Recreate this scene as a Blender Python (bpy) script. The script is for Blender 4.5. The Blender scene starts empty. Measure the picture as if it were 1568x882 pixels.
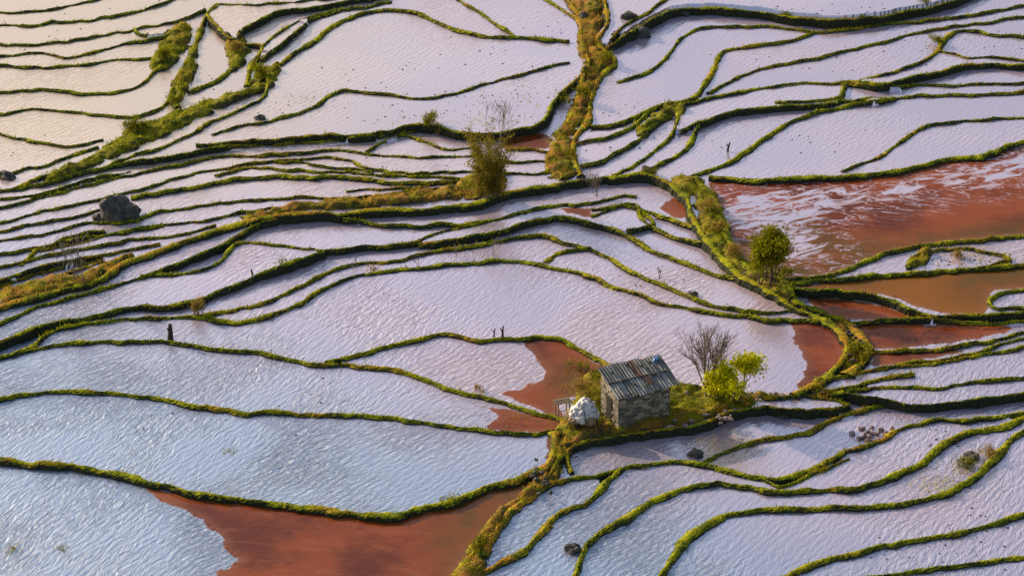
import bpy, math, random
import numpy as np
from mathutils import Vector, Matrix
random.seed(7); rng=np.random.default_rng(11)
R=math.radians
S=bpy.context.scene
# ---------------------------------------------------------------- camera
CAMZ=78.0; PITCH=R(25); TH=math.tan(R(10))
cam_d=bpy.data.cameras.new("camera"); cam=bpy.data.objects.new("camera",cam_d)
S.collection.objects.link(cam); S.camera=cam
cam.location=(0,0,CAMZ); cam.rotation_euler=(R(90)-PITCH,0,0)
cam_d.sensor_width=36; cam_d.lens=18/TH; cam_d.clip_end=20000; cam_d.clip_start=1
SL=0.036; Y0=172.0
def plane(y): return SL*(y-Y0)
def dirs(p):
    p=np.asarray(p,float)
    u=(p[...,0]-784)/784*TH; v=(441-p[...,1])/784*TH
    c,s=math.cos(PITCH),math.sin(PITCH)
    return np.stack([u, c+v*s, -s+v*c],-1)
def pixel_to_ground(p,z=None):  # back-projects image pixels through the camera
    """image pixel coordinates -> plan position on the hillside, along camera rays"""
    d=dirs(p)
    if z is None:
        t=(CAMZ+SL*Y0)/(SL*d[...,1]-d[...,2])
    else:
        t=(z-CAMZ)/d[...,2]
    return d[...,:2]*t[...,None]
# ---------------------------------------------------------------- noise
LAT=rng.random((256,256))
def vn(x,y):
    xi=np.floor(x).astype(int); yi=np.floor(y).astype(int); fx=x-xi; fy=y-yi
    fx=fx*fx*(3-2*fx); fy=fy*fy*(3-2*fy)
    a=LAT[xi&255,yi&255]; b=LAT[(xi+1)&255,yi&255]; c=LAT[xi&255,(yi+1)&255]; d=LAT[(xi+1)&255,(yi+1)&255]
    return (a*(1-fx)+b*fx)*(1-fy)+(c*(1-fx)+d*fx)*fy
# ---------------------------------------------------------------- berm lines traced in image pixels
# (half width m, points in image pixels)
L=[
# top left
(.16,[(0,38),(60,36),(130,30),(190,20),(235,10),(262,0)]),
(.16,[(0,66),(80,64),(150,54),(205,44),(250,38),(285,28),(315,14)]),
(.14,[(0,20),(60,16),(110,8),(150,0)]),
(.14,[(205,44),(220,52),(262,46)]),
(.16,[(0,84),(50,80),(110,86),(160,74),(215,62),(262,50)]),
(.18,[(0,100),(60,102),(130,98),(180,90),(232,88)]),
(.18,[(0,140),(70,137),(130,141),(180,138),(212,130),(240,106)]),
(.18,[(0,172),(60,167),(140,174),(195,179),(235,170),(262,150),(268,130)]),
(.18,[(0,203),(40,213),(90,221),(130,219),(158,213)]),
(.20,[(0,268),(50,256),(100,240),(150,224)]),
(.28,[(330,6),(316,22),(305,50),(292,85),(270,122),(262,145),(272,163)]),
(.16,[(330,6),(390,8),(450,4),(480,0)]),
(.20,[(370,62),(368,48),(395,32),(430,18),(490,8),(540,0)]),
(.18,[(402,70),(430,48),(470,28),(530,14),(600,2)]),
(.25,[(290,140),(330,122),(362,95),(372,70),(402,70),(385,100),(378,130)]),
(.16,[(316,22),(345,52),(370,62)]),
(.28,[(20,288),(70,270),(120,250),(165,225),(215,200),(265,182),(300,163),(350,150),(392,130),(412,112),(440,88),(478,62),(515,36),(560,19),(610,16),(650,24),(680,38),(720,50),(760,56),(800,57),(872,62)]),
(.22,[(150,258),(215,235),(290,205),(335,180),(400,150),(412,112)]),
(.18,[(400,92),(425,70),(455,45),(480,28),(520,16)]),
(.18,[(325,205),(370,190),(430,180),(478,165),(510,144),(545,138),(590,144),(640,151),(700,141),(750,126),(810,108),(872,95)]),
(.16,[(700,0),(730,15),(760,36),(788,54)]),
(.18,[(836,0),(868,18),(892,34)]),
(.20,[(300,222),(400,214),(460,209),(530,206),(590,200),(620,192),(660,190),(700,199),(750,204),(800,196),(832,182),(846,158),(862,140),(893,112)]),
# left bundle
(.18,[(0,292),(40,287),(80,276),(130,262),(200,250),(270,238),(325,226),(400,222),(470,216),(530,210),(600,206),(640,200)]),
(.13,[(0,304),(50,297),(110,283),(155,270),(200,262)]),
(.16,[(0,318),(60,304),(130,285),(200,268),(270,252),(330,240),(400,236),(460,234),(520,228),(560,233),(620,240),(680,240),(735,236)]),
(.16,[(560,233),(575,222),(612,206),(650,216),(690,228),(735,224)]),
(.16,[(0,338),(70,322),(140,305),(200,292),(260,276),(310,262),(370,252),(430,246),(490,240),(530,243),(565,256),(640,263),(735,262)]),
(.30,[(200,300),(270,290),(340,276),(420,270),(500,270),(600,277),(680,278),(735,276)]),
(.20,[(330,268),(380,256),(440,258),(520,263),(600,270),(680,270),(735,270)]),
(.13,[(420,247),(470,250),(530,257),(570,263)]),
(.16,[(0,352),(70,338),(140,325),(175,315)]),
(.18,[(205,338),(250,322),(310,313),(380,307),(450,300),(500,303),(560,300),(640,292),(720,284)]),
(.16,[(0,368),(60,358),(130,343),(205,338)]),
(.18,[(0,388),(80,372),(150,361),(220,347),(300,338),(360,326),(420,316)]),
(.13,[(60,383),(120,371),(190,356),(250,345)]),
(.18,[(0,408),(60,392),(130,378),(200,366),(270,358),(330,344)]),
(.18,[(0,426),(50,410),(110,398),(180,384),(245,372)]),
(.13,[(0,436),(50,420),(110,406),(160,396)]),
(.20,[(0,446),(60,429),(120,413),(180,396)]),
(.16,[(30,405),(60,382),(110,362),(160,352)]),
(.16,[(530,292),(600,288),(680,282),(735,278)]),
(.20,[(775,228),(840,232)]),(.18,[(770,246),(842,246)]),(.2,[(772,264),(840,262)]),
# main thick bank
(.38,[(0,466),(80,446),(150,427),(190,402),(250,380),(330,352),(395,334),(470,325),(530,324),(600,320),(680,315),(740,305),(790,290),(860,280),(920,271),(980,267),(1022,278),(1050,300),(1060,330),(1080,362),(1110,397),(1140,425),(1180,446),(1215,470),(1260,487),(1290,510),(1296,540),(1272,568),(1242,590),(1215,603)]),
(.20,[(0,492),(60,466),(140,445),(215,425),(280,398),(340,376),(360,360),(400,340),(450,328)]),
(.18,[(215,420),(280,420),(335,402),(365,372),(430,374),(490,384),(550,378),(620,370),(680,354),(750,336),(800,323),(860,312),(905,309),(950,300),(975,300)]),
(.18,[(525,334),(580,341),(640,345),(700,342),(748,338)]),
(.22,[(0,524),(60,500),(130,485),(200,470),(250,466),(300,461),(345,440),(390,420),(440,402),(495,385)]),
(.26,[(0,545),(45,532),(80,506),(150,492),(220,486),(300,482),(350,492),(400,485),(455,466),(495,440),(545,421),(610,412),(680,406),(760,397),(820,401),(880,413),(930,433),(980,452),(1040,466),(1100,478),(1160,486),(1220,489),(1265,490)]),
(.20,[(300,482),(400,462),(450,442),(490,422),(530,407),(600,397),(660,386),(730,376),(780,366),(830,359),(868,370),(905,379),(940,396),(970,414),(1010,432),(1060,452),(1110,470),(1180,477),(1215,472)]),
(.18,[(835,400),(860,386),(905,379)]),
(.20,[(640,374),(700,363),(770,350),(830,332),(870,331),(910,341),(950,353),(990,377),(1040,398),(1100,418),(1140,426)]),
(.18,[(905,320),(950,314),(990,322),(1030,335),(1062,345)]),
(.18,[(905,330),(970,312),(985,335),(1030,360),(1075,372)]),
(.16,[(960,352),(1000,340),(985,325)]),
# lower left
(.22,[(0,547),(60,532),(130,522),(190,520),(260,522),(330,533),(400,541),(460,551),(500,556),(560,560),(620,569),(670,586),(720,602),(780,617),(830,632),(862,640)]),
(.22,[(500,553),(550,541),(600,528),(650,515),(690,512),(740,520),(800,518),(850,515),(880,530),(910,546),(938,562)]),
(.24,[(0,611),(40,601),(110,598),(190,601),(260,611),(330,625),(410,630),(500,633),(580,636),(650,646),(720,656),(790,662),(855,656)]),
(.36,[(0,703),(60,708),(130,715),(190,725),(240,740),(300,754),(380,765),(450,772),(530,781),(590,787),(640,779),(700,763),(750,744),(800,729),(832,714),(848,690),(850,660)]),
(.28,[(868,668),(855,700),(830,738),(790,775),(755,815),(720,850),(695,882)]),
# lower right
(.20,[(876,722),(868,695),(885,679),(930,669),(1000,660),(1060,651),(1110,634),(1170,622),(1240,626),(1300,618),(1240,606),(1170,608)]),
(.18,[(1240,600),(1275,580),(1330,568),(1400,557),(1470,548),(1568,530)]),
(.18,[(1245,607),(1300,598),(1370,588),(1440,592),(1500,583),(1568,578)]),
(.18,[(1290,600),(1350,612),(1420,619),(1470,612),(1520,607),(1568,602)]),
(.18,[(1240,606),(1290,592),(1350,578),(1400,572)]),
(.22,[(1075,707),(1110,688),(1180,671),(1240,658),(1290,636),(1350,619)]),
(.26,[(740,850),(760,808),(800,765),(850,737),(920,724),(980,711),(1040,705),(1100,715),(1160,727),(1200,729),(1245,715),(1290,692),(1340,677),(1385,652),(1440,641),(1500,641),(1568,629)]),
(.24,[(735,876),(800,842),(850,790),(900,765),(930,737),(950,718)]),
(.26,[(880,882),(900,832),(940,803),(990,772),(1040,747),(1090,739),(1140,744),(1200,752),(1260,748),(1330,742),(1400,714),(1440,682),(1500,658),(1568,640)]),
(.26,[(1010,882),(1030,850),(1060,815),(1110,787),(1170,777),(1260,776),(1350,772),(1420,762),(1480,736),(1520,702),(1545,672),(1568,657)]),
(.22,[(1200,882),(1250,860),(1320,841),(1400,827),(1470,812),(1568,786)]),
(.20,[(1330,882),(1420,870),(1500,859),(1568,851)]),
(.20,[(1160,727),(1200,742),(1250,722),(1300,700)]),
# right middle
(.24,[(1200,430),(1260,421),(1310,405),(1350,390),(1400,378),(1460,370),(1568,361)]),
(.28,[(1205,432),(1290,426),(1350,420),(1400,416),(1460,412),(1568,404)]),
(.20,[(1392,410),(1395,395),(1425,383),(1470,380),(1520,386),(1545,398),(1500,408)]),
(.20,[(1215,440),(1300,446),(1360,456),(1400,472),(1450,482),(1520,480),(1568,477)]),
(.20,[(1568,440),(1530,446),(1515,460),(1530,472),(1568,470)]),
(.22,[(1290,493),(1360,487),(1430,488),(1500,493),(1568,490)]),
(.20,[(1335,535),(1400,534),(1460,530),(1530,516),(1568,505)]),
(.20,[(1300,572),(1380,557),(1450,548),(1510,533),(1568,517)]),
(.38,[(1065,275),(1092,300),(1106,340),(1122,380),(1150,412),(1200,430),(1222,460),(1290,490),(1322,520),(1326,548),(1296,572)]),
# right top
(.20,[(920,85),(935,68),(965,48),(1000,28),(1040,13),(1090,12),(1150,16),(1210,23),(1270,31),(1340,26),(1410,14),(1460,0)]),
(.18,[(935,60),(960,35),(1000,12),(1015,0)]),
(.20,[(945,125),(985,115),(1012,95),(1030,75),(1045,56),(1075,42),(1130,40),(1190,40),(1250,47),(1300,46),(1360,35),(1430,30),(1500,20),(1568,10)]),
(.24,[(905,192),(960,182),(1010,160),(1060,150),(1085,120),(1095,98),(1110,78),(1150,70),(1200,62),(1250,47)]),
(.18,[(1085,142),(1140,112),(1200,97),(1260,85),(1310,74),(1370,58),(1430,44),(1500,34),(1568,26)]),
(.22,[(1040,160),(1100,147),(1160,135),(1220,126),(1290,124),(1345,113),(1400,97),(1432,82),(1448,60),(1480,47),(1568,57)]),
(.20,[(1187,155),(1240,156),(1285,148),(1298,128),(1360,126),(1430,110),(1500,98),(1568,100)]),
(.18,[(1430,78),(1480,85),(1568,92)]),
(.18,[(1300,128),(1380,132),(1450,128),(1568,126)]),
(.20,[(1040,200),(1075,185),(1130,170),(1190,164),(1250,160),(1310,153),(1380,148),(1450,145),(1568,140)]),
(.24,[(1050,272),(1110,250),(1150,225),(1190,200),(1230,178),(1300,160),(1370,149)]),
(.18,[(1290,262),(1345,238),(1400,202),(1450,188),(1568,178)]),
(.36,[(1085,270),(1160,274),(1240,271),(1310,267),(1380,258),(1430,246),(1500,236),(1568,216)]),
(.20,[(880,220),(930,208),(970,190),(1000,165)]),
(.20,[(890,254),(930,240),(968,218),(1000,192),(1035,160)]),
(.20,[(940,268),(985,244),(1020,215),(1036,190),(1040,160)]),
(.20,[(972,268),(1010,252),(1050,225),(1070,188)]),
# central channel banks
(.32,[(868,0),(888,28),(890,60),(902,95),(893,112),(886,150),(868,190),(856,215),(850,245),(862,272)]),
(.30,[(925,0),(930,35),(915,62),(942,92),(920,115),(905,150),(900,185),(880,210),(878,240),(890,268)]),
# beyond the picture
(.2,[(-350,-45),(0,-30),(400,-50),(800,-35),(1200,-55),(1568,-30),(1900,-50)]),
(.2,[(-350,-100),(100,-85),(500,-105),(900,-85),(1300,-110),(1568,-95),(1900,-110)]),
(.2,[(-350,-170),(100,-150),(500,-175),(900,-150),(1300,-180),(1900,-160)]),
(.3,[(-300,960),(100,985),(400,960),(700,930),(690,882)]),
(.3,[(700,1000),(800,950),(880,882)]),(.3,[(880,1040),(960,950),(1010,882)]),
(.3,[(1050,1040),(1120,940),(1200,882)]),(.3,[(1200,1040),(1260,940),(1330,882)]),
]
def extend(pts):
    pts=[tuple(map(float,p)) for p in pts]
    for _ in range(2):
        a,b=pts[-2],pts[-1]
        dx,dy=b[0]-a[0],b[1]-a[1]
        if (b[0]<=3 or b[0]>=1565) and -5<b[1]<890 and abs(dx)>1:
            s=dy/dx; sg=1 if dx>0 else -1
            pts+= [(b[0]+sg*70,b[1]+s*sg*45),(b[0]+sg*160,b[1]+s*sg*70+6),(b[0]+sg*330,b[1]+s*sg*100-8)]
        elif (b[1]<=1 ) and 0<b[0]<1568 and abs(dy)>1:
            pts+=[(b[0]+dx/abs(dy)*32,-34)]
        pts=pts[::-1]
    return pts
def catmull(p,step=3.0):
    p=np.array(p,float); n=len(p)
    q=np.vstack([2*p[0]-p[1],p,2*p[-1]-p[-2]]); out=[]
    for i in range(n-1):
        a,b,c,d=q[i:i+4]; m=max(2,int(np.linalg.norm(c-b)/step))
        t=np.linspace(0,1,m,endpoint=False)[:,None]
        out.append(.5*((2*b)+(-a+c)*t+(2*a-5*b+4*c-d)*t**2+(-a+3*b-3*c+d)*t**3))
    out.append(p[-1:]); return np.vstack(out)
CUR=[]
for i,(w,p) in enumerate(L):
    c=catmull(extend(p))
    s=np.arange(len(c))*3.0
    j=(vn(s/42+i*13.7,np.full(len(s),i*3.1))-.5)*4.5+(vn(s/15+i*7.7,np.full(len(s),i*5.1))-.5)*3.0
    fade=np.minimum(1,np.minimum(s,s[-1]-s)/20)
    c[:,1]+=j*fade; CUR.append((w,c))
# ---------------------------------------------------------------- grid
G=0.16; X0,X1,YA,YB=-66,66,112,262
nx=int((X1-X0)/G); ny=int((YB-YA)/G)
gx=X0+np.arange(nx)*G; gy=YA+np.arange(ny)*G
PL=np.broadcast_to(plane(gy)[:,None],(ny,nx))
def resample(p,step):
    d=np.r_[0,np.cumsum(np.linalg.norm(np.diff(p[:,:2],axis=0),axis=1))]
    n=max(3,int(d[-1]/step)); t=np.linspace(0,d[-1],n)
    return np.stack([np.interp(t,d,p[:,k]) for k in range(p.shape[1])],1)
def label(bar):
    par=[0]; lab=np.zeros(bar.shape,np.int32)
    def find(a):
        while par[a]!=a: par[a]=par[par[a]]; a=par[a]
        return a
    prev=[]
    for r in range(bar.shape[0]):
        f=~bar[r]; d=np.diff(np.r_[0,f.astype(np.int8),0]); st=np.where(d==1)[0]; en=np.where(d==-1)[0]
        cur=[]
        for a,b in zip(st,en):
            l=0
            for (pa,pb,pl) in prev:
                if pa<b and pb>a:
                    q=find(pl)
                    if l==0:l=q
                    elif q!=l: par[q]=l
            if l==0:
                par.append(len(par)); l=len(par)-1
            lab[r,a:b]=l; cur.append((a,b,l))
        prev=cur
    m=np.array([find(i) for i in range(len(par))]); lab=m[lab]
    u,inv=np.unique(lab,return_inverse=True); return inv.reshape(lab.shape),len(u)
def at(A,x,y):
    ix=np.clip(((x-X0)/G).round().astype(int),0,nx-1); iy=np.clip(((y-YA)/G).round().astype(int),0,ny-1); return A[iy,ix]
zs=[None]*len(CUR)
for it in range(3):
    bar=np.zeros((ny,nx),bool); W=[]
    for i,(w,c) in enumerate(CUR):
        xy=pixel_to_ground(c,zs[i]); W.append(xy)
        p=resample(xy,.06)
        ix=((p[:,0]-X0)/G).round().astype(int); iy=((p[:,1]-YA)/G).round().astype(int)
        for a in (-1,0,1):
            for b in (-1,0,1):
                k=(ix+a>=0)&(ix+a<nx)&(iy+b>=0)&(iy+b<ny); bar[iy[k]+b,ix[k]+a]=True
    lab,nl=label(bar)
    for _ in range(14):
        z0=lab==0
        if not z0.any(): break
        for sh,ax in ((1,0),(-1,0),(1,1),(-1,1)):
            r=np.roll(lab,sh,ax); k=(lab==0)&(r>0); lab[k]=r[k]
    cnt=np.bincount(lab.ravel(),minlength=nl); lev=np.bincount(lab.ravel(),PL.ravel(),minlength=nl)/np.maximum(cnt,1)
    WZ=PL+.30*np.tanh((lev[lab]-PL)/.30)
    LO=[]
    for i,(w,c) in enumerate(CUR):
        xy=W[i]; t=np.gradient(xy,axis=0); t/=np.linalg.norm(t,axis=1)[:,None]+1e-9
        n=np.stack([-t[:,1],t[:,0]],1)
        a=at(WZ,xy[:,0]+n[:,0]*.6,xy[:,1]+n[:,1]*.6); b=at(WZ,xy[:,0]-n[:,0]*.6,xy[:,1]-n[:,1]*.6)
        hi=np.maximum(a,b)+.12+(w-.18)*.8; lo=np.minimum(a,b)
        k=np.hanning(31); k/=k.sum(); pad=15
        hi=np.convolve(np.r_[np.full(pad,hi[0]),hi,np.full(pad,hi[-1])],k,'valid')
        zs[i]=hi; LO.append(lo)
def wz_at(x,y):
    return float(at(WZ,np.array([x]),np.array([y]))[0])
# ---------------------------------------------------------------- helpers
def mesh_np(name,v,f,mat=None,smooth=False,attrs={},parent=None):
    me=bpy.data.meshes.new(name); v=np.asarray(v,np.float32); f=np.asarray(f,np.int32)
    me.vertices.add(len(v)); me.vertices.foreach_set("co",v.ravel())
    k=f.shape[1]; me.loops.add(f.size); me.loops.foreach_set("vertex_index",f.ravel())
    me.polygons.add(len(f)); me.polygons.foreach_set("loop_start",np.arange(0,f.size,k,dtype=np.int32))
    try: me.polygons.foreach_set("loop_total",np.full(len(f),k,np.int32))
    except Exception: pass
    me.polygons.foreach_set("use_smooth",np.full(len(f),smooth))
    for an,av in attrs.items():
        a=me.attributes.new(an,'FLOAT','POINT'); a.data.foreach_set("value",np.asarray(av,np.float32).ravel())
    me.update(calc_edges=True)
    ob=bpy.data.objects.new(name,me); S.collection.objects.link(ob)
    if mat: me.materials.append(mat)
    if parent: ob.parent=parent
    return ob
class NT:
    def __init__(s,name):
        s.m=bpy.data.materials.new(name); s.m.use_nodes=True; s.t=s.m.node_tree; s.t.nodes.clear()
        s.out=s.n('ShaderNodeOutputMaterial'); s.geo=s.n('ShaderNodeNewGeometry')
    def n(s,ty,**k):
        x=s.t.nodes.new(ty)
        for a,b in k.items(): setattr(x,a,b)
        return x
    def l(s,a,b): s.t.links.new(a,b)
    def set(s,i,v):
        if hasattr(v,'is_output') : s.l(v,i)
        else: i.default_value=v
    def math(s,op,a,b=0.,c=None,clamp=False):
        x=s.n('ShaderNodeMath',operation=op,use_clamp=clamp); s.set(x.inputs[0],a); s.set(x.inputs[1],b)
        if c is not None: s.set(x.inputs[2],c)
        return x.outputs[0]
    def mix(s,f,a,b):
        x=s.n('ShaderNodeMix',data_type='RGBA'); s.set(x.inputs[0],f)
        s.set(x.inputs[6],a if hasattr(a,'is_output') else (*a,1)); s.set(x.inputs[7],b if hasattr(b,'is_output') else (*b,1)); return x.outputs[2]
    def ss(s,v,a,b):
        x=s.n('ShaderNodeMapRange',interpolation_type='SMOOTHSTEP'); s.set(x.inputs[0],v); x.inputs[1].default_value=a; x.inputs[2].default_value=b; return x.outputs[0]
    def mapp(s,rot=0,sc=(1,1,1)):
        a=s.n('ShaderNodeMapping'); s.l(s.geo.outputs['Position'],a.inputs[0]); a.inputs['Rotation'].default_value=(0,0,rot)
        b=s.n('ShaderNodeMapping'); s.l(a.outputs[0],b.inputs[0]); b.inputs['Scale'].default_value=sc; return b.outputs[0]
    def noise(s,scale,vec=None,detail=3,dist=0,rough=.5):
        x=s.n('ShaderNodeTexNoise'); x.inputs['Scale'].default_value=scale; x.inputs['Detail'].default_value=detail; x.inputs['Distortion'].default_value=dist; x.inputs['Roughness'].default_value=rough
        s.l(vec if vec is not None else s.geo.outputs['Position'],x.inputs['Vector']); return x.outputs[0]
    def attr(s,nm):
        x=s.n('ShaderNodeAttribute',attribute_name=nm); return x.outputs['Fac']
    def bump(s,h,st,dist):
        x=s.n('ShaderNodeBump'); s.l(h,x.inputs['Height']); s.set(x.inputs['Strength'],st); x.inputs['Distance'].default_value=dist; return x.outputs[0]
    def pbsdf(s,col,rough=.9,norm=None,**k):
        x=s.n('ShaderNodeBsdfPrincipled'); s.set(x.inputs['Base Color'],col if hasattr(col,'is_output') else (*col,1)); s.set(x.inputs['Roughness'],rough)
        for a,b in k.items(): s.set(x.inputs[a.replace('_',' ')],b)
        if norm is not None: s.l(norm,x.inputs['Normal'])
        return x.outputs[0]
    def end(s,sh): s.l(sh,s.out.inputs[0]); return s.m
def simple(name,c1,c2,scale=5,rough=.9,bs=.3,**k):
    t=NT(name); n=t.noise(scale,detail=5,rough=.65); return t.end(t.pbsdf(t.mix(t.ss(n,.35,.65),c1,c2),rough,t.bump(n,bs,.05),**k))
# ---------------------------------------------------------------- masks
def sdf(polys):
    out=np.full((ny,nx),-5.0,np.float32)
    for P in polys:
        p=pixel_to_ground(catmull(P+[P[0]],6.0)[:-1])
        pz=np.array([wz_at(a,b) for a,b in p]); p=pixel_to_ground(catmull(P+[P[0]],6.0)[:-1],pz)
        x0,y0=p.min(0)-5; x1,y1=p.max(0)+5
        i0,i1=max(0,int((x0-X0)/G)),min(nx,int((x1-X0)/G)+1); j0,j1=max(0,int((y0-YA)/G)),min(ny,int((y1-YA)/G)+1)
        if i1<=i0 or j1<=j0: continue
        XX,YY=np.meshgrid(gx[i0:i1],gy[j0:j1]); d=np.full(XX.shape,9.0); ins=np.zeros(XX.shape,bool)
        for a,b in zip(p,np.roll(p,-1,0)):
            e=b-a; L2=e@e+1e-9; t=np.clip(((XX-a[0])*e[0]+(YY-a[1])*e[1])/L2,0,1)
            d=np.minimum(d,np.hypot(XX-a[0]-t*e[0],YY-a[1]-t*e[1]))
            if abs(b[1]-a[1])>1e-9:
                c=((a[1]>YY)!=(b[1]>YY))&(XX<(b[0]-a[0])*(YY-a[1])/(b[1]-a[1])+a[0]); ins^=c
        sd=np.where(ins,d,-d); out[j0:j1,i0:i1]=np.maximum(out[j0:j1,i0:i1],np.clip(sd,-5,5))
    return out
LAND=[
[(866,640),(885,600),(900,575),(925,562),(940,560),(1045,588),(1100,592),(1180,606),(1240,600),(1180,612),(1110,632),(1050,648),(950,664),(885,676),(862,690),(852,665)],
[(866,0),(925,0),(926,30),(912,60),(938,92),(918,115),(903,150),(898,185),(876,212),(880,266),(842,272),(842,215),(866,190),(884,140),(896,105),(884,70),(888,40)],
[(1022,272),(1070,275),(1098,308),(1110,355),(1132,395),(1195,428),(1220,462),(1175,444),(1120,405),(1078,357),(1062,312)],
[(1268,486),(1300,493),(1324,520),(1326,555),(1290,574),(1240,596),(1285,560),(1298,525)],
[(0,452),(60,434),(140,418),(190,392),(200,400),(150,430),(80,450),(0,470)],
[(852,655),(872,690),(850,735),(805,765),(765,800),(745,850),(735,890),(690,890),(722,840),(762,790),(812,745),(845,705)],
[(60,276),(110,256),(160,225),(205,197),(265,178),(300,160),(390,135),(405,105),(430,100),(412,135),(360,155),(290,190),(220,222),(150,250),(80,280)],
[(246,72),(274,38),(292,46),(282,78),(252,108),(230,102)],
[(348,62),(370,60),(382,82),(360,108),(350,92)],
[(266,130),(284,100),(296,70),(300,100),(286,135),(270,160)],
[(370,332),(450,315),(560,305),(640,295),(722,289),(742,300),(640,310),(560,318),(470,324),(390,338)],
[(712,268),(762,264),(776,286),(735,303),(700,300)],
[(385,130),(395,108),(408,100),(415,115),(395,140)],
[(975,200),(1010,170),(1040,160),(1045,175),(1010,190),(985,212)],
[(1390,408),(1400,392),(1425,386),(1410,408)],
]
PONDP=[(1085,275),(1240,276),(1400,260),(1568,225),(1900,200),(1900,362),(1568,362),(1460,370),(1350,390),(1300,410),(1200,428),(1130,400),(1105,340)]
OCHP=[(1290,428),(1400,416),(1568,406),(1900,400),(1900,440),(1568,442),(1520,450),(1512,478),(1450,480),(1400,468),(1350,452),(1220,440)]
MUD=[
[(225,745),(250,768),(300,790),(330,815),(345,838),(360,856),(345,872),(330,884),(300,990),(700,990),(700,882),(745,825),(800,765),(850,700),(800,728),(700,765),(600,785),(450,774),(300,757)],
[(800,520),(860,518),(905,548),(935,572),(915,600),(862,612),(862,640),(800,618),(768,600),(800,592),(832,575),(820,550)],
[(738,622),(762,636),(748,656),(850,662),(866,645),(800,630)],
[(1206,488),(1280,500),(1296,530),(1290,560),(1250,588),(1222,598),(1232,560),(1222,530)],
PONDP,OCHP,
[(1225,445),(1300,450),(1380,470),(1410,486),(1300,490),(1260,484)],
[(1305,494),(1400,491),(1530,497),(1545,508),(1450,526),(1335,533)],
[(1340,538),(1420,536),(1470,540),(1340,562)],
[(765,212),(830,204),(842,226),(775,229)],
[(855,318),(905,320),(905,332),(870,326)],
[(1010,318),(1035,300),(1052,305),(1060,332),(1030,332)],
[(838,668),(868,668),(850,705),(838,700)],
]
land=sdf(LAND); mud=sdf(MUD); pond=sdf([PONDP]); ochre=sdf([OCHP])
foam=sdf([[(1105,300),(1180,290),(1250,292),(1330,290),(1400,285),(1390,298),(1300,305),(1260,320),(1230,350),(1250,385),(1210,400),(1170,360),(1130,345)],[(1420,275),(1480,262),(1568,240),(1568,262),(1500,280)]])
shore_reflection=sdf([[(1100,430),(1200,340),(1300,370),(1440,360),(1568,345),(1900,350),(1900,380),(1568,380),(1200,450)],[(1460,420),(1568,412),(1600,440),(1480,452)],[(700,890),(690,800),(800,740),(850,700),(870,800),(740,890)],[(862,560),(930,570),(900,640),(860,640)]])
dryz=sdf([[(370,345),(440,310),(560,295),(720,282),(790,280),(780,300),(640,318),(470,335)],[(0,440),(150,400),(260,370),(300,360),(200,410),(60,455),(0,480)],[(690,890),(722,830),(790,750),(845,700),(852,650),(950,655),(1060,640),(1240,590),(1240,625),(1100,650),(900,690),(850,750),(760,890)],[(862,0),(930,0),(940,90),(900,200),(885,275),(835,275),(860,180),(880,90)],[(1240,740),(1290,700),(1380,650),(1400,665),(1300,710)],[(1280,500),(1330,500),(1335,560),(1290,580)]])
tintr=rng.random(nl)[lab]
XX,YY=np.meshgrid(gx,gy)
def gridfaces(mask=None):
    idx=np.arange(nx*ny).reshape(ny,nx)
    q=np.stack([idx[:-1,:-1],idx[:-1,1:],idx[1:,1:],idx[1:,:-1]],-1)
    return q[mask[:-1,:-1]] if mask is not None else q.reshape(-1,4)
# --- water material
t=NT("paddy_water")
sx=t.n('ShaderNodeSeparateXYZ'); t.l(t.geo.outputs['Position'],sx.inputs[0])
rot=t.noise(.05,detail=2)
ra=t.noise(1.0,t.mapp(R(-68),(.85,4.0,1)),detail=3,dist=1.1,rough=.6)
rb=t.noise(1.0,t.mapp(R(-36),(.95,3.8,1)),detail=3,dist=1.1,rough=.6)
zn=t.ss(rot,.42,.58)
rip=t.math('ADD',t.math('MULTIPLY',ra,t.math('SUBTRACT',1.,zn)),t.math('MULTIPLY',rb,zn))
wv=t.n('ShaderNodeTexWave',wave_type='BANDS',bands_direction='Y'); wv.inputs['Scale'].default_value=.70; wv.inputs['Distortion'].default_value=8; wv.inputs['Detail'].default_value=3; wv.inputs['Detail Scale'].default_value=1.0
t.l(t.mapp(R(-54)),wv.inputs['Vector'])
gust=t.ss(t.noise(.10,detail=3),.36,.62)
h=t.math('ADD',t.math('MULTIPLY',wv.outputs['Fac'],.14),rip)
mudm=t.ss(t.attr('mud'),-.1,.3)
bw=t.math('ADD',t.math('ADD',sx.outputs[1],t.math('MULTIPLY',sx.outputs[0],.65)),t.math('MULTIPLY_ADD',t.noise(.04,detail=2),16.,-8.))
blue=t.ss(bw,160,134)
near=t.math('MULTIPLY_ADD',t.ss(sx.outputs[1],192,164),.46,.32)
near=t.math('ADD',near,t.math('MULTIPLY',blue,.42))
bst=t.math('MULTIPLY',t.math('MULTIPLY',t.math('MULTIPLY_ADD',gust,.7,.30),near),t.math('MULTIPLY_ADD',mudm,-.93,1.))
nrm=t.bump(h,bst,.155)
edge=t.noise(.9,detail=5,rough=.6)
m_s=t.math('ADD',t.attr('mud'),t.math('MULTIPLY_ADD',edge,1.2,-.6))
m=t.ss(m_s,-.05,.10)
st=t.noise(1.0,t.mapp(R(-25),(.28,.8,1)),detail=7,dist=1.6,rough=.68)
st2=t.noise(1.0,t.mapp(R(15),(.22,.6,1)),detail=4,dist=2.5,rough=.5)
line=t.math('SUBTRACT',1.,t.ss(t.math('ABSOLUTE',t.math('SUBTRACT',st2,.5)),.004,.02))
fz=t.ss(t.attr('foam'),-3.0,1.0)
patch=t.ss(t.math('ADD',st,t.math('MULTIPLY',fz,.24)),.67,.76)
patch=t.math('MULTIPLY',patch,t.ss(t.attr('foam'),-1.8,.2))
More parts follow.
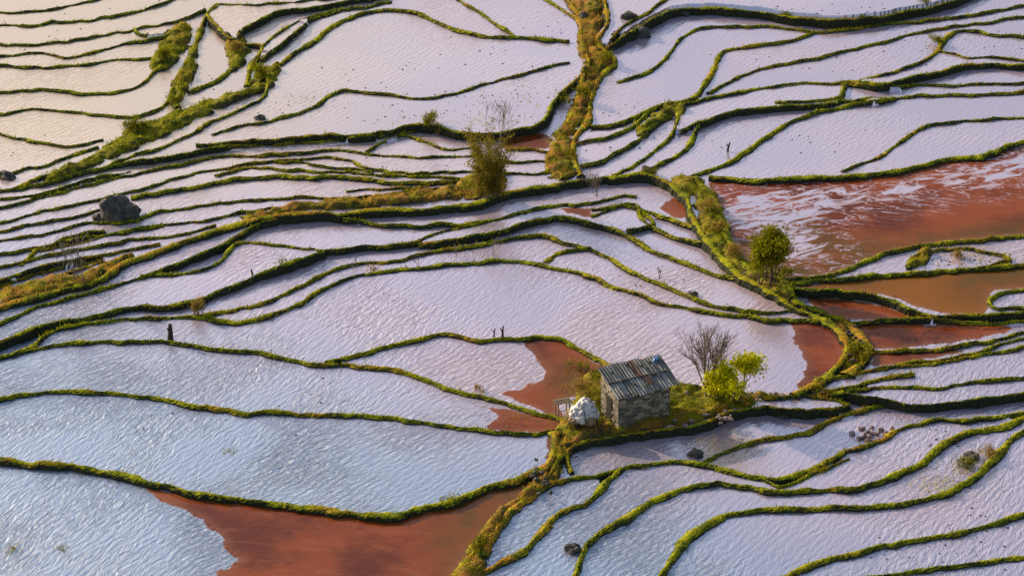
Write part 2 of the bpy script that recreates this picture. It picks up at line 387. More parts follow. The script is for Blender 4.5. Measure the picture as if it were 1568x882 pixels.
lines=t.math('MULTIPLY',t.math('MULTIPLY',line,.7),t.ss(t.attr('foam'),-4.6,-1.5))
streak=t.math('MULTIPLY',t.math('MAXIMUM',patch,lines),t.ss(t.attr('pond'),.0,.4),None,True)
m=t.math('MULTIPLY',m,t.math('SUBTRACT',1.,streak))
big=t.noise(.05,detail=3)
lav=t.mix(t.ss(big,.35,.65),(.66,.53,.72),(.90,.66,.74))  # reflected sky tones painted into the diffuse water colour
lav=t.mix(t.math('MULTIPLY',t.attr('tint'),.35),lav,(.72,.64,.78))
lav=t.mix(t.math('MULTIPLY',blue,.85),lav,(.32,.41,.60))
warm_glow=t.math('MULTIPLY',t.ss(sx.outputs[0],4,-34),t.ss(sx.outputs[1],170,194))  # warm sun glow at upper left, painted into diffuse and gloss colour
lav=t.mix(t.math('MULTIPLY',warm_glow,.85),lav,(1.0,.76,.54))
shal=t.ss(t.noise(.6,detail=6,rough=.75),.58,.72)
lav=t.mix(t.math('MULTIPLY',shal,.25),lav,(.58,.40,.38))
rn=t.noise(.16,detail=5,rough=.6)
red=t.mix(t.ss(rn,.38,.62),(.125,.023,.006),(.29,.062,.013))
red=t.mix(t.math('MULTIPLY',t.ss(t.noise(1.3,t.mapp(R(10),(.5,1.4,1)),detail=5,rough=.7),.5,.7),.35),red,(.36,.13,.06))
red=t.mix(t.ss(t.attr('ochre'),-.2,.3),red,(.27,.095,.004))
redd=t.mix(t.ss(t.noise(.5,detail=3),.35,.65),(.10,.062,.006),(.20,.070,.008))
red=t.mix(t.math('MULTIPLY',t.ss(t.attr('shore_reflection'),-2.5,1.2),.8),red,redd)  # greenish bank reflection along pool edges, painted into the mud colour
red=t.mix(t.math('MULTIPLY',t.math('SUBTRACT',1.,t.ss(m_s,.0,.9)),.35),red,(.34,.15,.09))
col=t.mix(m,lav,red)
dif=t.n('ShaderNodeBsdfDiffuse'); t.l(col,dif.inputs[0]); t.l(nrm,dif.inputs['Normal'])
gl=t.n('ShaderNodeBsdfGlossy'); gl.inputs['Roughness'].default_value=.09; t.l(t.mix(m,t.mix(warm_glow,t.mix(blue,(1,.89,.95),(.84,.90,1)),(1,.85,.71)),(1,.72,.62)),gl.inputs[0]); t.l(nrm,gl.inputs['Normal'])
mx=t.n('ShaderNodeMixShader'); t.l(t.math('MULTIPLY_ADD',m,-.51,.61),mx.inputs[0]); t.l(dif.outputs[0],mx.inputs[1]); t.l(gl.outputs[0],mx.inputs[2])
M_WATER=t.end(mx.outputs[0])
mesh_np("paddy_water",np.stack([XX,YY,WZ],-1).reshape(-1,3),gridfaces(),M_WATER,False,dict(mud=mud,tint=tintr,pond=pond,ochre=ochre,foam=foam,shore_reflection=shore_reflection))
# ---------------------------------------------------------------- grass / earth materials
def grassmat(name,dark,light,dry,side):
    t=NT(name); n=t.noise(1.1,detail=6,rough=.7); n3=t.noise(7,detail=4,rough=.7); n2=t.noise(.13,detail=3)
    c=t.mix(t.ss(n,.38,.58),dark,light)
    dz=t.math('ADD',t.ss(t.attr('dry'),-1.0,.6),t.math('MULTIPLY',t.ss(n2,.50,.64),.6),None,True)
    c=t.mix(t.math('MULTIPLY',dz,t.ss(t.noise(.9,detail=5,rough=.7),.42,.58)),c,dry)
    c=t.mix(t.math('MULTIPLY',t.ss(n3,.55,.7),.5),c,tuple(x*.4 for x in dark))
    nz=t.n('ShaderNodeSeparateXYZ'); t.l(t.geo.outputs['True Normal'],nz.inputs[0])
    c=t.mix(t.ss(t.math('ADD',nz.outputs[2],t.math('MULTIPLY_ADD',n,.5,-.25)),.80,.50),c,t.mix(t.ss(n3,.4,.6),side,tuple(x*2.0 for x in side)))  # steep faces: dark earth, darkened further to paint in their backlit shade
    return t.end(t.pbsdf(c,.95,t.bump(n3,.5,.06),Specular_IOR_Level=.15))
M_BANK=grassmat("bank_grass",(.085,.11,.006),(.36,.35,.008),(.46,.23,.02),(.022,.024,.013))
M_LAND=grassmat("ground_grass",(.075,.08,.008),(.25,.22,.012),(.32,.15,.03),(.05,.04,.02))
tg=NT("grass"); a=tg.attr('v'); n2=tg.noise(.13,detail=3)
c=tg.mix(a,(.060,.10,.006),(.45,.45,.012)); dz=tg.math('ADD',tg.ss(tg.attr('dry'),-1.,.6),tg.math('MULTIPLY',tg.ss(n2,.50,.64),.6),None,True); c=tg.mix(tg.math('MULTIPLY',dz,tg.ss(a,.3,.8)),c,(.52,.29,.04))
df=tg.n('ShaderNodeBsdfDiffuse'); tr=tg.n('ShaderNodeBsdfTranslucent'); tg.l(c,df.inputs[0]); tg.l(c,tr.inputs[0]); mxs=tg.n('ShaderNodeMixShader'); mxs.inputs[0].default_value=.5
tg.l(df.outputs[0],mxs.inputs[1]); tg.l(tr.outputs[0],mxs.inputs[2]); M_GRASS=tg.end(mxs.outputs[0])
# ---------------------------------------------------------------- land sheet
gn=vn(XX*.9,YY*.9)*.34+vn(XX*3,YY*3)*.26
LZ=WZ+np.clip((land+(vn(XX*1.3+9,YY*1.3)-.5)*.9)*.55,-.3,.22)+np.where(land>-.2,gn,0)*.9-.18
k=land>-.7
idx=gridfaces(k); used=np.unique(idx); rem=np.full(nx*ny,-1); rem[used]=np.arange(len(used))
P3=np.stack([XX,YY,LZ],-1).reshape(-1,3)
mesh_np("grassy_ground",P3[used],rem[idx],M_LAND,True,dict(dry=dryz.ravel()[used]))
# ---------------------------------------------------------------- terrace banks (swept)
V=[];F=[];D=[];base=0; gpts=[]
for i,(w,c) in enumerate(CUR):
    q=np.column_stack([pixel_to_ground(c,zs[i]),zs[i],LO[i]]); q=resample(q,.13)
    if len(q)<4: continue
    t_=np.gradient(q[:,:2],axis=0); t_/=np.linalg.norm(t_,axis=1)[:,None]+1e-9; n=np.stack([-t_[:,1],t_[:,0]],1)
    s=np.arange(len(q))*.13
    ww=w*(.16+.55*vn(s/1.9+i*9.3,s*0+i*2.2)+.50*vn(s/.6+i*4.1,s*0+i)**2)
    zt=q[:,2]+(vn(s/1.1+i*5.5,s*0+i*8.2)-.5)*.14
    lo=np.minimum(q[:,3],q[:,2]-.1)
    prof=[(-1,.13,'b'),(-1,.07,'m'),(-1,.01,'e'),(-.7,0,'t'),(0,0,'c'),(.7,0,'t'),(1,.01,'e'),(1,.07,'m'),(1,.13,'b')]
    rows=[]
    for kk,(o,ex,ty) in enumerate(prof):
        off=o*ww+np.sign(o)*ex if o else 0*ww
        off=off+(rng.random(len(q))-.5)*.06
        if ty=='b': z=lo-.35
        elif ty=='m': z=(zt+lo)/2+(rng.random(len(q))-.5)*.06
        elif ty=='e': z=zt-.07+(rng.random(len(q))-.5)*.05
        elif ty=='t': z=zt-.01+(rng.random(len(q))-.5)*.04
        else: z=zt+.03+(rng.random(len(q))-.5)*.04
        rows.append(np.column_stack([q[:,0]+n[:,0]*off,q[:,1]+n[:,1]*off,z]))
    A=np.stack(rows,1); K=len(prof); V.append(A.reshape(-1,3))
    D.append(at(dryz,A[...,0].ravel(),A[...,1].ravel()))
    id_=base+np.arange(len(q)*K).reshape(len(q),K)
    F.append(np.stack([id_[:-1,:-1],id_[1:,:-1],id_[1:,1:],id_[:-1,1:]],-1).reshape(-1,4)); base+=len(q)*K
    for rep in range(6):
        o=(rng.random(len(q))*2-1)*ww*1.1
        kp=rng.random(len(q))<(.08+1.3*vn(s/1.2+i,s*0+i*3.3)**3)
        gpts.append(np.column_stack([q[:,0]+n[:,0]*o,q[:,1]+n[:,1]*o,zt-.04])[kp])
mesh_np("terrace_banks",np.vstack(V),np.vstack(F),M_BANK,False,dict(dry=np.concatenate(D)))
# ---------------------------------------------------------------- grass blades
lk=np.argwhere(land>.0); lk=np.repeat(lk,2,0)
gp=np.column_stack([gx[lk[:,1]],gy[lk[:,0]],LZ[lk[:,0],lk[:,1]]-.02])+np.column_stack([rng.normal(0,.08,(len(lk),2)),np.zeros(len(lk))])
gp=gp[vn(gp[:,0]*.8,gp[:,1]*.8)>.35]
P=np.vstack(gpts+[gp]); P=P[(np.abs(P[:,0])<60)]
def blades(name,P,hmin,hmax,wd,lean,mat):
    N=len(P); hh=hmin+(hmax-hmin)*rng.random(N)**2.5; an=rng.random(N)*6.283; ln=rng.normal(0,lean,(N,2))*hh[:,None]
    px=np.column_stack([np.cos(an),np.sin(an),np.zeros(N)])*wd
    T=P+np.column_stack([ln,hh]); v=np.stack([P-px,P+px,T],1).reshape(-1,3)
    va=np.repeat(np.clip(rng.random(N)*.6+.5*vn(P[:,0]*.5,P[:,1]*.5),0,1),3)
    return mesh_np(name,v,np.arange(3*N).reshape(N,3),mat,False,dict(v=va,dry=np.repeat(at(dryz,P[:,0],P[:,1]),3)))
blades("grass",P,.06,.32,.035,.5,M_GRASS)
# ---------------------------------------------------------------- surrounding ground to the horizon
far=[(-9000,-3000),(9000,-3000),(9000,15000),(-9000,15000)]; inn=[(X0+1,YA+1),(X1-1,YA+1),(X1-1,YB-1),(X0+1,YB-1)]
v=[(x,y,plane(y)-.25) for x,y in inn]+[(x,y,0 if y>0 else -30) for x,y in far]
mesh_np("ground",v,[(0,1,5,4),(1,2,6,5),(2,3,7,6),(3,0,4,7)],M_LAND)
# ---------------------------------------------------------------- placing
def place(px,py,dz=0):
    z=0.
    for _ in range(6):
        x,y=pixel_to_ground((px,py),np.array(z)); ix=int((x-X0)/G); iy=int((y-YA)/G)
        ix=min(max(ix,0),nx-1); iy=min(max(iy,0),ny-1)
        z=WZ[iy,ix] if land[iy,ix]<0 else LZ[iy,ix]
    return Vector((x,y,z+dz))
def empty(name,loc,rz=0):
    e=bpy.data.objects.new(name,None); e.location=loc; e.rotation_euler=(0,0,rz); S.collection.objects.link(e); return e
class Tub:
    def __init__(s): s.v=[];s.f=[]
    def seg(s,a,b,ra,rb,k=5):
        d=(b-a).normalized(); u=d.orthogonal().normalized(); w=d.cross(u); n=len(s.v)
        for c,r in((a,ra),(b,rb)):
            for i in range(k):
                t=6.2832*i/k; s.v.append(c+u*math.cos(t)*r+w*math.sin(t)*r)
        for i in range(k): s.f.append((n+i,n+(i+1)%k,n+k+(i+1)%k,n+k+i))
def grow(T,p,d,ln,r,dep,tips,spread=.5,up=.15,nb=3,segs=3,minr=.008):
    q=p
    for i in range(segs):
        d=(d+Vector((random.gauss(0,.12),random.gauss(0,.12),random.gauss(0,.06)+up*.3))).normalized()
        e=q+d*ln/segs; r2=max(minr,r*(1-.35/segs)); T.seg(q,e,r,r2); r=r2; q=e
        if dep>0 and i>0 and random.random()<.6:
            s=(d+Vector((random.gauss(0,spread),random.gauss(0,spread),random.gauss(0,spread*.5)+up))).normalized()
            grow(T,q,s,ln*.65,r*.6,dep-1,tips,spread,up,nb,segs,minr)
        if dep<=1: tips.append(q.copy())
    if dep>0:
        for i in range(nb):
            s=(d+Vector((random.gauss(0,spread),random.gauss(0,spread),random.gauss(0,spread*.5)+up))).normalized()
            grow(T,q,s,ln*.75,r*.7,dep-1,tips,spread,up,nb,segs,minr)
    else: tips.append(q.copy())
def leafmesh(name,pts,n,rad,sz,mat,parent,aspect=.5,droop=0):
    pts=np.array([tuple(p) for p in pts]); k=rng.integers(0,len(pts),n); c=pts[k]+rng.normal(0,rad,(n,3))
    a=rng.normal(0,1,(n,3)); a[:,2]-=droop; a/=np.linalg.norm(a,axis=1)[:,None]; b=np.cross(a,rng.normal(0,1,(n,3))); b/=np.linalg.norm(b,axis=1)[:,None]
    s=(sz*(.6+.8*rng.random(n)))[:,None]
    v=np.stack([c-a*s,c+b*s*aspect,c+a*s,c-b*s*aspect],1).reshape(-1,3)
    va=np.repeat(np.clip(.5*rng.random(n)+.6*vn(c[:,0]*2+c[:,2]*1.3,c[:,1]*2),0,1),4)
    return mesh_np(name,v,np.arange(4*n).reshape(n,4),mat,False,dict(v=va),parent)
def leafmat(name,a,b,tl=.5):
    t=NT(name); c=t.mix(t.attr('v'),a,b); d=t.n('ShaderNodeBsdfDiffuse'); r=t.n('ShaderNodeBsdfTranslucent'); t.l(c,d.inputs[0]); t.l(c,r.inputs[0]); m=t.n('ShaderNodeMixShader'); m.inputs[0].default_value=tl
    t.l(d.outputs[0],m.inputs[1]); t.l(r.outputs[0],m.inputs[2]); return t.end(m.outputs[0])
M_BARK=simple("bark",(.09,.06,.04),(.16,.11,.08),12)
M_TWIG=simple("twig",(.15,.115,.09),(.26,.20,.15),12)
M_LY=leafmat("leaf_yellow_green",(.32,.36,.008),(.84,.78,.02)); M_LG=leafmat("leaf_olive",(.08,.10,.006),(.36,.34,.012)); M_LB=leafmat("leaf_bamboo",(.09,.075,.010),(.32,.26,.03)); M_LD=leafmat("leaf_dry",(.22,.14,.03),(.50,.35,.08))
def finish(T,name,mat,par):
    return mesh_np(name,[tuple(v) for v in T.v],T.f,mat,True,{},par)
def tree(name,loc,stems,ln,r,dep,spread,up,nb,leaves=None,bark=M_BARK,minr=.008,lean=(0,0)):
    par=empty(name,loc); T=Tub(); tips=[]
    for s in range(stems):
        d=Vector((random.gauss(0,.1 if stems==1 else .35)+lean[0],random.gauss(0,.1 if stems==1 else .35)+lean[1],1)).normalized()
        grow(T,Vector((random.gauss(0,.04*stems),random.gauss(0,.04*stems),-.15)),d,ln*random.uniform(.8,1.1),r,dep,tips,spread,up,nb,3,minr)
    finish(T,"trunk_and_branches",bark,par)
    if leaves: n,rad,sz,mat,asp=leaves; leafmesh("foliage",tips,n,rad,sz,mat,par,asp)
    return par
def bare(name,loc,hgt,wid):
    par=empty(name,loc); T=Tub()
    def br(p,d,ln,r,dep):
        n=4
        for i in range(n):
            d=(d+Vector((random.gauss(0,.10),random.gauss(0,.10),.05))).normalized(); e=p+d*ln/n; r2=max(.008,r*.88); T.seg(p,e,r,r2); r=r2; p=e
            if dep>0 and i>=1:
                for _ in range(2 if dep>1 else 1):
                    a=random.random()*6.28; s=(d+Vector((math.cos(a),math.sin(a)*.8,random.uniform(.0,.4)))*random.uniform(.35,.7)).normalized()
                    br(p,s,ln*random.uniform(.45,.62),r*.55,dep-1)
    br(Vector((0,0,-.2)),Vector((0,0,1)),.7,.11,0)
    for i in range(8):
        a=6.28*i/8+random.uniform(-.3,.3); k=random.uniform(.12,.55)*wid
        br(Vector((0,0,.45)),Vector((math.cos(a)*k,math.sin(a)*k*.8,1)).normalized(),hgt*.62*random.uniform(.8,1.05),.06,3)
    finish(T,"trunk_and_branches",M_TWIG,par); return par
random.seed(21); bare("bare_tree",place(1081,607),3.9,1.55)
random.seed(5)
tree("yellow_green_tree",place(1130,612),2,1.15,.06,3,.5,.2,3,(4600,.18,.085,M_LY,.6),lean=(.1,0))
tree("yellow_green_shrub",place(1100,610),4,.6,.03,2,.6,.1,3,(2000,.16,.07,M_LY,.6))
tree("olive_tree",place(1174,434),10,1.18,.06,3,.42,.60,3,(12500,.24,.095,M_LG,.40))
tree("dry_shrub",place(895,607),6,.6,.02,2,.5,.2,2,(1100,.14,.05,M_LD,.4),M_TWIG)
def bamboo(name,loc,n,hgt,spread,leaves):
    par=empty(name,loc); T=Tub(); tips=[]
    for i in range(n):
        a=random.random()*6.28; rr=random.random()**.5*spread*.4; p=Vector((rr*math.cos(a),rr*math.sin(a),-.1)); h=hgt*random.uniform(.45,1); d=Vector((random.gauss(0,.07),random.gauss(0,.07),1))
        lean=Vector((math.cos(a),math.sin(a),0))*random.uniform(.0,.12)
        for s in range(9):
            d=(d+lean*s*.22).normalized(); e=p+d*h/9; T.seg(p,e,.022*(1-s*.08),.022*(1-(s+1)*.08),4); p=e
            if s>0: tips.append(p.copy())
    finish(T,"culms",M_TWIG,par); leafmesh("foliage",tips,leaves,.15,.12,M_LB,par,.22,.7); return par
bamboo("bamboo_clump",place(748,302),46,5.1,2.1,10000)
for nm,x,y,ln,dep,k in [("bare_sapling",762,232,1.5,3,3),("bare_bush",912,300,.7,3,4),("bare_sapling",112,432,1.3,3,3),("bare_sapling",128,440,1.0,3,2),("bare_sapling",640,408,.4,2,2),("bare_sapling",752,392,.6,2,2),("bare_sapling",700,395,.5,2,2),("bare_sapling",545,412,.4,2,2),("bare_sapling",1010,425,.4,2,2),("bare_sapling",1105,10,.4,2,2)]:
    tree(nm,place(x,y),k,ln,.024,dep,.4,.25,2,None,M_TWIG,.010)
for x,y,n,h in [(660,192,1100,.45),(675,194,700,.35),(400,112,500,.35),(205,203,900,.5),(218,198,500,.4),(250,88,800,.4),(265,160,500,.4),(360,80,700,.4),(395,118,800,.4),(885,565,300,.3),(1085,318,600,.35),(1100,352,700,.35),(1200,20,300,.3),(1210,22,300,.25),(1435,68,500,.4),(1510,700,500,.3),(1475,716,500,.3),(1470,395,300,.25),(1310,548,1200,.45),(865,240,500,.4),(890,150,600,.4),(905,70,500,.35),(1205,425,700,.4),(930,90,500,.35),(860,160,500,.4),(130,435,500,.35),(1250,600,300,.3),(760,290,500,.4),(740,835,500,.35),(1125,390,600,.4),(430,402,150,.2),(575,416,120,.2),(1320,22,250,.25),(1413,5,250,.25),(995,268,300,.3),(680,770,120,.15),(700,765,120,.15)]:
    tree("shrub",place(x,y),5,h,.02,2,.6,.1,2,(n,.13,.06,random.choice([M_LG,M_LG,M_LD]),.5))
def stump(name,px,py,h,r,mat,fork=True):
    par=empty(name,place(px,py)); T=Tub(); p=Vector((0,0,-.2)); d=Vector((random.gauss(0,.05),0,1))
    for s in range(5):
        e=p+d*(h+.2)/5; T.seg(p,e,r*(1-.1*s),r*(1-.1*(s+1)),7); p=e; d=(d+Vector((random.gauss(0,.08),0,0))).normalized()
        if s==2 and fork: T.seg(p,p+Vector((random.choice([-1,1])*.16,0,.25)),r*.6,r*.3,6)
    T.seg(p,p+Vector((0,0,.01)),r*.5,.001,7)
    finish(T,"trunk",mat,par); return par
M_DK=simple("dark_wood",(.02,.015,.012),(.05,.035,.03),9)
stump("tree_stump",261,522,1.15,.22,M_DK); stump("wooden_post",756,516,.6,.06,M_DK); stump("wooden_post",769,517,.8,.09,M_DK)
stump("wooden_post",1114,232,.7,.10,M_DK); stump("wooden_post",387,420,.35,.09,M_DK,False)
tree("dry_shrub",place(303,484),5,.5,.05,2,.35,.5,2,(1100,.1,.07,M_LD,.3),M_DK)
tree("dry_shrub",place(733,598),4,.25,.02,1,.5,.2,2,(250,.07,.05,M_LD,.4),M_DK)
# rocks -------------------------------------------------------------
M_ROCK=simple("rock",(.045,.042,.042),(.13,.115,.10),3,.9,.6); M_RUB=simple("rubble_stone",(.16,.11,.10),(.34,.27,.25),4,.9,.5)
import bmesh
from mathutils import noise as mn
def rock(name,loc,sx,sy,sz,mat,sub=3,seed=0,parent=None):
    bm=bmesh.new(); bmesh.ops.create_icosphere(bm,subdivisions=sub,radius=1)
    for v in bm.verts:
        p=v.co*1.2+Vector((seed*7.1,seed*3.3,0)); d=1+.55*mn.noise(p)+.22*mn.noise(p*2.7)
        c=v.co*d; c=Vector((round(c.x*3.2)/3.2*.35+c.x*.65,round(c.y*3)/3*.35+c.y*.65,round(c.z*3)/3*.35+c.z*.65)); v.co=Vector((c.x*sx,c.y*sy,c.z*sz))
    me=bpy.data.meshes.new(name); bm.to_mesh(me); bm.free(); me.materials.append(mat); o=bpy.data.objects.new(name,me); o.location=loc; o.rotation_euler=(0,0,seed*1.3); S.collection.objects.link(o)
    if parent:o.parent=parent
    return o
for i,(x,y,a,b,c) in enumerate([(180,330,1.35,1.2,1.25),(978,44,.9,.8,.8),(962,28,.6,.6,.5),(1045,13,.7,.5,.4),(878,842,.42,.4,.4),(1065,697,.42,.4,.3),(1488,700,.4,.4,.35),(398,182,.4,.4,.3),(1240,600,.4,.3,.3),(1060,452,.3,.3,.25),(1200,640,.25,.25,.2),(12,272,.6,.5,.4),(1300,515,.3,.3,.3),(990,262,.4,.4,.3),(893,25,.4,.4,.3),(1310,505,.35,.3,.3),(205,335,.5,.4,.5),(150,335,.4,.4,.3)]):
    rock("boulder",place(x,y),a,b,c,M_ROCK,3,i+1)
def rubble(name,cx,cy,n,sx,sy,rs,mat):
    par=empty(name,place(cx,cy))
    for i in range(n):
        rock("stone_%d"%i,Vector((random.gauss(0,sx),random.gauss(0,sy),.08)),rs*random.uniform(.5,1.2),rs*random.uniform(.5,1.2),rs*random.uniform(.4,.8),mat,2,random.random()*30,par)
rubble("rubble_heap",1340,668,24,.6,.5,.2,M_RUB); rubble("rubble_heap",1075,640,26,1.0,.5,.16,M_RUB); rubble("rubble_heap",1150,610,16,1.3,.4,.15,M_RUB); rubble("rubble_heap",830,738,14,.4,.9,.16,M_ROCK); rubble("rubble_heap",1308,530,14,.4,1.2,.16,M_ROCK)
cl=[]
for cx,cy,sx,sy,n in [(790,160,50,22,60),(700,165,70,15,50),(840,45,35,15,20),(780,75,60,20,22),(560,120,80,18,22),(450,160,60,12,25),(980,170,30,8,15),(1450,60,70,15,30),(1300,100,80,15,25),(1430,520,50,8,70),(1360,500,30,6,40),(1480,400,40,6,40),(60,230,50,15,12),(310,120,20,15,15),(660,185,60,8,20),(1500,820,40,30,30),(350,640,150,40,12),(1380,850,80,15,20),(1440,670,20,12,20),(1000,430,30,6,12),(950,410,30,6,14),(1250,220,120,25,20),(1190,15,60,8,20),(1320,18,60,8,25),(1000,190,30,20,30),(930,230,30,15,20),(500,250,90,10,20),(120,50,90,25,15),(1280,465,40,8,20)]:
    for i in range(n):
        p=place(random.gauss(cx,sx),random.gauss(cy,sy)); cl.append((p,random.uniform(.03,.10)))
o8=[(1,0,0),(0,1,0),(-1,0,0),(0,-1,0),(.1,.1,.9),(0,0,-.5)]; of=[(0,1,4),(1,2,4),(2,3,4),(3,0,4),(1,0,5),(2,1,5),(3,2,5),(0,3,5)]
v=[];f=[]
for p,r in cl:
    n=len(v)
    for q in o8: v.append((p.x+q[0]*r*random.uniform(.7,1.5),p.y+q[1]*r*random.uniform(.7,1.3),p.z+q[2]*r*random.uniform(.6,1)))
    f+= [tuple(n+i for i in t) for t in of]
mesh_np("mud_clods",v,f,simple("mud",(.06,.04,.03),(.14,.08,.055),6))
SP=[]
for cx,cy,sx,sy,n in [(1440,740,25,10,300),(350,690,6,3,60),(18,840,6,4,80),(95,838,6,3,60),(800,150,40,15,200),(480,155,30,10,150),(1480,715,20,10,250),(820,640,30,6,150),(895,600,20,12,500),(1500,395,60,10,400),(1300,540,10,15,300),(720,185,60,6,200),(120,438,30,8,500)]:
    for i in range(n):
        p=place(random.gauss(cx,sx),random.gauss(cy,sy)); SP.append((p.x,p.y,p.z-.02))
blades("weeds",np.array(SP),.06,.25,.03,.5,M_GRASS)
# ---------------------------------------------------------------- stone hut
hp=place(947,656); ang=R(27); hut=empty("stone_hut",hp,ang)
HW,HD,HF,HB=3.35,2.05,2.05,2.72
M_ST=[simple("wall_stone_%d"%i,c,tuple(x*1.5 for x in c),9,.95,.5) for i,c in enumerate([(.13,.11,.085),(.21,.18,.14),(.085,.073,.06),(.29,.245,.18)])]
M_IN=simple("mortar_mud",(.05,.04,.028),(.09,.07,.05),8)
def boxes(name,bs,mat,par):
    v=[];f=[]
    for (x0,y0,z0,x1,y1,z1) in bs:
        n=len(v); v+=[(x0,y0,z0),(x1,y0,z0),(x1,y1,z0),(x0,y1,z0),(x0,y0,z1),(x1,y0,z1),(x1,y1,z1),(x0,y1,z1)]
        f+=[tuple(n+i for i in t) for t in((3,2,1,0),(4,5,6,7),(0,1,5,4),(1,2,6,5),(2,3,7,6),(3,0,4,7))]
    return mesh_np(name,v,f,mat,False,{},par)
cv=[(0,0,-.5),(HW,0,-.5),(HW,HD,-.5),(0,HD,-.5),(0,0,HF),(HW,0,HF),(HW,HD,HB),(0,HD,HB)]
cf=[(3,2,1,0),(4,5,6,7),(0,1,5,4),(1,2,6,5),(2,3,7,6),(3,0,4,7)]
mesh_np("wall_core",cv,cf,M_IN,False,{},hut)
st=[[],[],[],[]]
def course(L_,ztop,emit):
    z=-.4
    while True:
        h=random.uniform(.09,.20)
        x=-.02
        while x<L_:
            w=random.uniform(.14,.5); x2=min(x+w,L_+.03)
            if z+h<ztop(x) and z+h<ztop(x2): emit(x+.01,x2-.01,z+.008,z+h-.008)
            x=x2+.004
        z+=h
        if z>3: break
course(HW,lambda x:HF,lambda a,b,c,d:st[random.choice([0,0,1,2,3])].append((a,-random.uniform(.01,.07),c,b,.03,d)))
course(HW,lambda x:HB,lambda a,b,c,d:st[random.choice([0,0,1,2])].append((a,HD-.03,c,b,HD+random.uniform(.01,.06),d)))
course(HD,lambda y:HF+(HB-HF)*y/HD,lambda a,b,c,d:st[random.choice([0,1,1,3])].append((-random.uniform(.01,.07),a,c,.03,b,d)))
course(HD,lambda y:HF+(HB-HF)*y/HD,lambda a,b,c,d:st[random.choice([0,0,1,2])].append((HW-.03,a,c,HW+random.uniform(.01,.06),b,d)))
for i in range(4): boxes("wall_stones_%d"%i,st[i],M_ST[i],hut)
boxes("doorway",[(-.085,.75,-.1,-.05,1.35,1.55)],simple("door_dark",(.012,.01,.008),(.03,.022,.016),6),hut)
boxes("door_lintel",[(-.11,.65,1.55,-.03,1.45,1.66)],M_DK,hut)
boxes("rafters",[(x,-.25,HF-.02,x+.07,-.02,HF+.04) for x in np.arange(.1,HW,.42)],M_DK,hut)
def corr(x0,x1,y0,y1,dz,seed):
    nxs=max(8,int((x1-x0)/.022)); v=[];f=[]; tl=random.gauss(0,.012)
    for j,yy in enumerate((y0,(y0+y1)/2,y1)):
        for i in range(nxs+1):
            x=x0+(x1-x0)*i/nxs; z=HF+(HB-HF)*yy/HD+.10+dz+.028*math.sin(x*6.2832/.20)+(.02*math.sin(seed+j*2))+tl*(i-nxs/2)/5
            v.append((x,yy,z))
    for j in range(2):
        for i in range(nxs): a=j*(nxs+1)+i; f.append((a,a+1,a+nxs+2,a+nxs+1))
    return v,f
M_RF=[]
for i,(a,b) in enumerate([((.17,.175,.165),(.31,.31,.29)),((.085,.09,.09),(.19,.19,.18)),((.25,.255,.24),(.44,.43,.41)),((.10,.05,.035),(.20,.10,.06))]):
    t=NT("roof_metal_%d"%i); n=t.noise(1,t.mapp(-ang,(7,1.2,1)),detail=5,rough=.7); M_RF.append(t.end(t.pbsdf(t.mix(t.ss(n,.35,.65),a,b),.6,Metallic=.1)))
x=-.22; k=0
while x<HW+.3:
    w=random.uniform(.3,.6)
    for (ya,yb) in ((-.32,.95),(.85,HD+.18)):
        v,f=corr(x,x+w+.05,ya+random.uniform(-.10,.06),yb+(random.uniform(-.05,.1) if ya>0 else 0),random.uniform(0,.05)+(.04 if ya>0 else 0),random.random()*6)
        mesh_np("roof_sheet_%d"%k,v,f,M_RF[3 if (k in (9,)) else [0,1,2,0,1,1,2,0,0,2,1,0][k%12]],True,{},hut); k+=1
    x+=w
boxes("roof_batten",[(-.2,.9,HF+.46,HW+.25,.96,HF+.50),(-.2,-.28,HF+.13,.9,-.22,HF+.17),(1.3,.2,HF+.27,1.36,1.9,HF+.33)],M_DK,hut)
for i in range(9):
    xx=random.uniform(0,HW); yy=random.uniform(.1,HD)
    rock("roof_stone_%d"%i,Vector((xx,yy,HF+(HB-HF)*yy/HD+.2)),.09,.08,.06,M_ROCK,2,i*2.3,hut)
mesh_np("brown_sheet",[(2.0,.2,HF+.28),(2.4,.2,HF+.28),(2.4,.8,HF+.48),(2.0,.8,HF+.48)],[(0,1,2,3)],M_RF[3],False,{},hut)
M_BLUE=simple("blue_plastic",(.05,.20,.5),(.10,.35,.65),7,.5)
rock("blue_tarp_bundle",Vector((HW+.12,HD-.15,HB+.12)),.16,.25,.13,M_BLUE,2,4,hut)
# white plastic sheets and sacks heaped over a straw pile
def plastic(name,a,b):
    tp=NT(name); n=tp.noise(2.6,detail=6,dist=2.0,rough=.7); return tp.end(tp.pbsdf(tp.mix(tp.ss(n,.38,.52),a,b),.35,tp.bump(tp.noise(8,detail=4,dist=1.5),.9,.09)))
M_PL=plastic("plastic_sheet",(.34,.27,.24),(.90,.85,.84)); M_ST2=simple("straw",(.22,.15,.07),(.42,.30,.15),8)
pile=empty("covered_straw_pile",place(893,645))
def lump(name,c,r,mat,sd):
    bm=bmesh.new(); bmesh.ops.create_icosphere(bm,subdivisions=5,radius=1)
    for v in bm.verts:
        p=v.co.copy(); o3=Vector((sd*3.1,sd,7))
        r1=abs(mn.noise(p*2.6+o3)); r2=abs(mn.noise(p*6.3+o3))
        d=.92+.20*mn.noise(p*1.3+o3)+.34*r1*.9+.14*r2
        v.co=Vector((c[0]+p.x*d*r[0],c[1]+p.y*d*r[1],c[2]+p.z*d*r[2]))
    me=bpy.data.meshes.new(name); bm.to_mesh(me); bm.free(); me.materials.append(mat); me.polygons.foreach_set("use_smooth",[True]*len(me.polygons))
    o=bpy.data.objects.new(name,me); o.parent=pile; S.collection.objects.link(o)
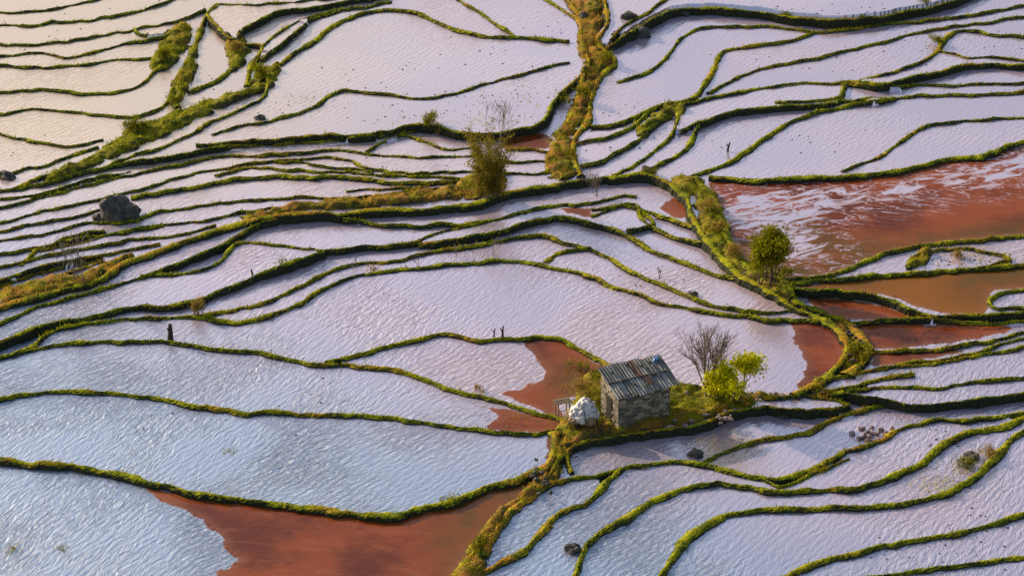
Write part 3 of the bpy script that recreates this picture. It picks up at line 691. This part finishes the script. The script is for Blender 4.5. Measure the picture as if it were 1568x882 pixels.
for i,(c,r,mt) in enumerate([((.12,.2,.62),(.62,.6,.62),0),((-.38,.1,.45),(.46,.5,.46),0),((.48,.0,.48),(.42,.45,.50),0),((-.08,-.32,.34),(.5,.35,.36),0),((.38,-.42,.22),(.36,.3,.28),1),((-.55,-.30,.18),(.34,.3,.24),1),((.1,.25,1.08),(.36,.36,.26),0),((-.72,.25,.30),(.3,.35,.34),1)]):
    lump("sheet_fold_%d"%i if mt==0 else "straw_heap_%d"%i,c,r,(M_PL,M_ST2)[mt],i+1)
T=Tub()
for i in range(14):
    a=random.uniform(-1.0,1.0); T.seg(Vector((a,-.95+random.uniform(-.2,.3),-.1)),Vector((a+random.gauss(0,.35),random.uniform(-.6,-.2),random.uniform(.4,1.1))),.025,.015)
finish(T,"poles",M_DK,pile)
rack=empty("wooden_rack",place(864,640),R(20))
bs=[(x,y,-.1,x+.06,y+.06,.95) for x in (-.4,.3) for y in (0,.5)]+[(-.5,-.05,.95,.5,.0,1.0),(-.5,.1,.95,.5,.18,1.0),(-.5,.25,.95,.5,.33,1.0),(-.5,.42,.95,.5,.58,1.0),(-.4,.02,.45,.36,.05,.5)]
boxes("frame",bs,M_TWIG,rack)
# ---------------------------------------------------------------- light
az=R(-52); el=R(23)
sd=bpy.data.lights.new("sun",'SUN'); sd.energy=5.0; sd.angle=R(.5); sd.color=(1,.82,.57); so=bpy.data.objects.new("sun",sd); S.collection.objects.link(so)
dv=Vector((math.sin(az)*math.cos(el),math.cos(az)*math.cos(el),math.sin(el))); so.rotation_euler=dv.to_track_quat('Z','Y').to_euler()
w=bpy.data.worlds.new("World"); S.world=w; w.use_nodes=True; nt=w.node_tree
sky=nt.nodes.new('ShaderNodeTexSky'); sky.sky_type='NISHITA'; sky.sun_disc=False; sky.sun_elevation=el; sky.sun_rotation=az; sky.air_density=1.2; sky.dust_density=3.0
bg=nt.nodes['Background']; bg.inputs[1].default_value=.135; nt.links.new(sky.outputs[0],bg.inputs[0])
S.view_settings.view_transform='Standard'; S.view_settings.look='None'; S.view_settings.exposure=0
print("labels",nl,"grass",len(P))
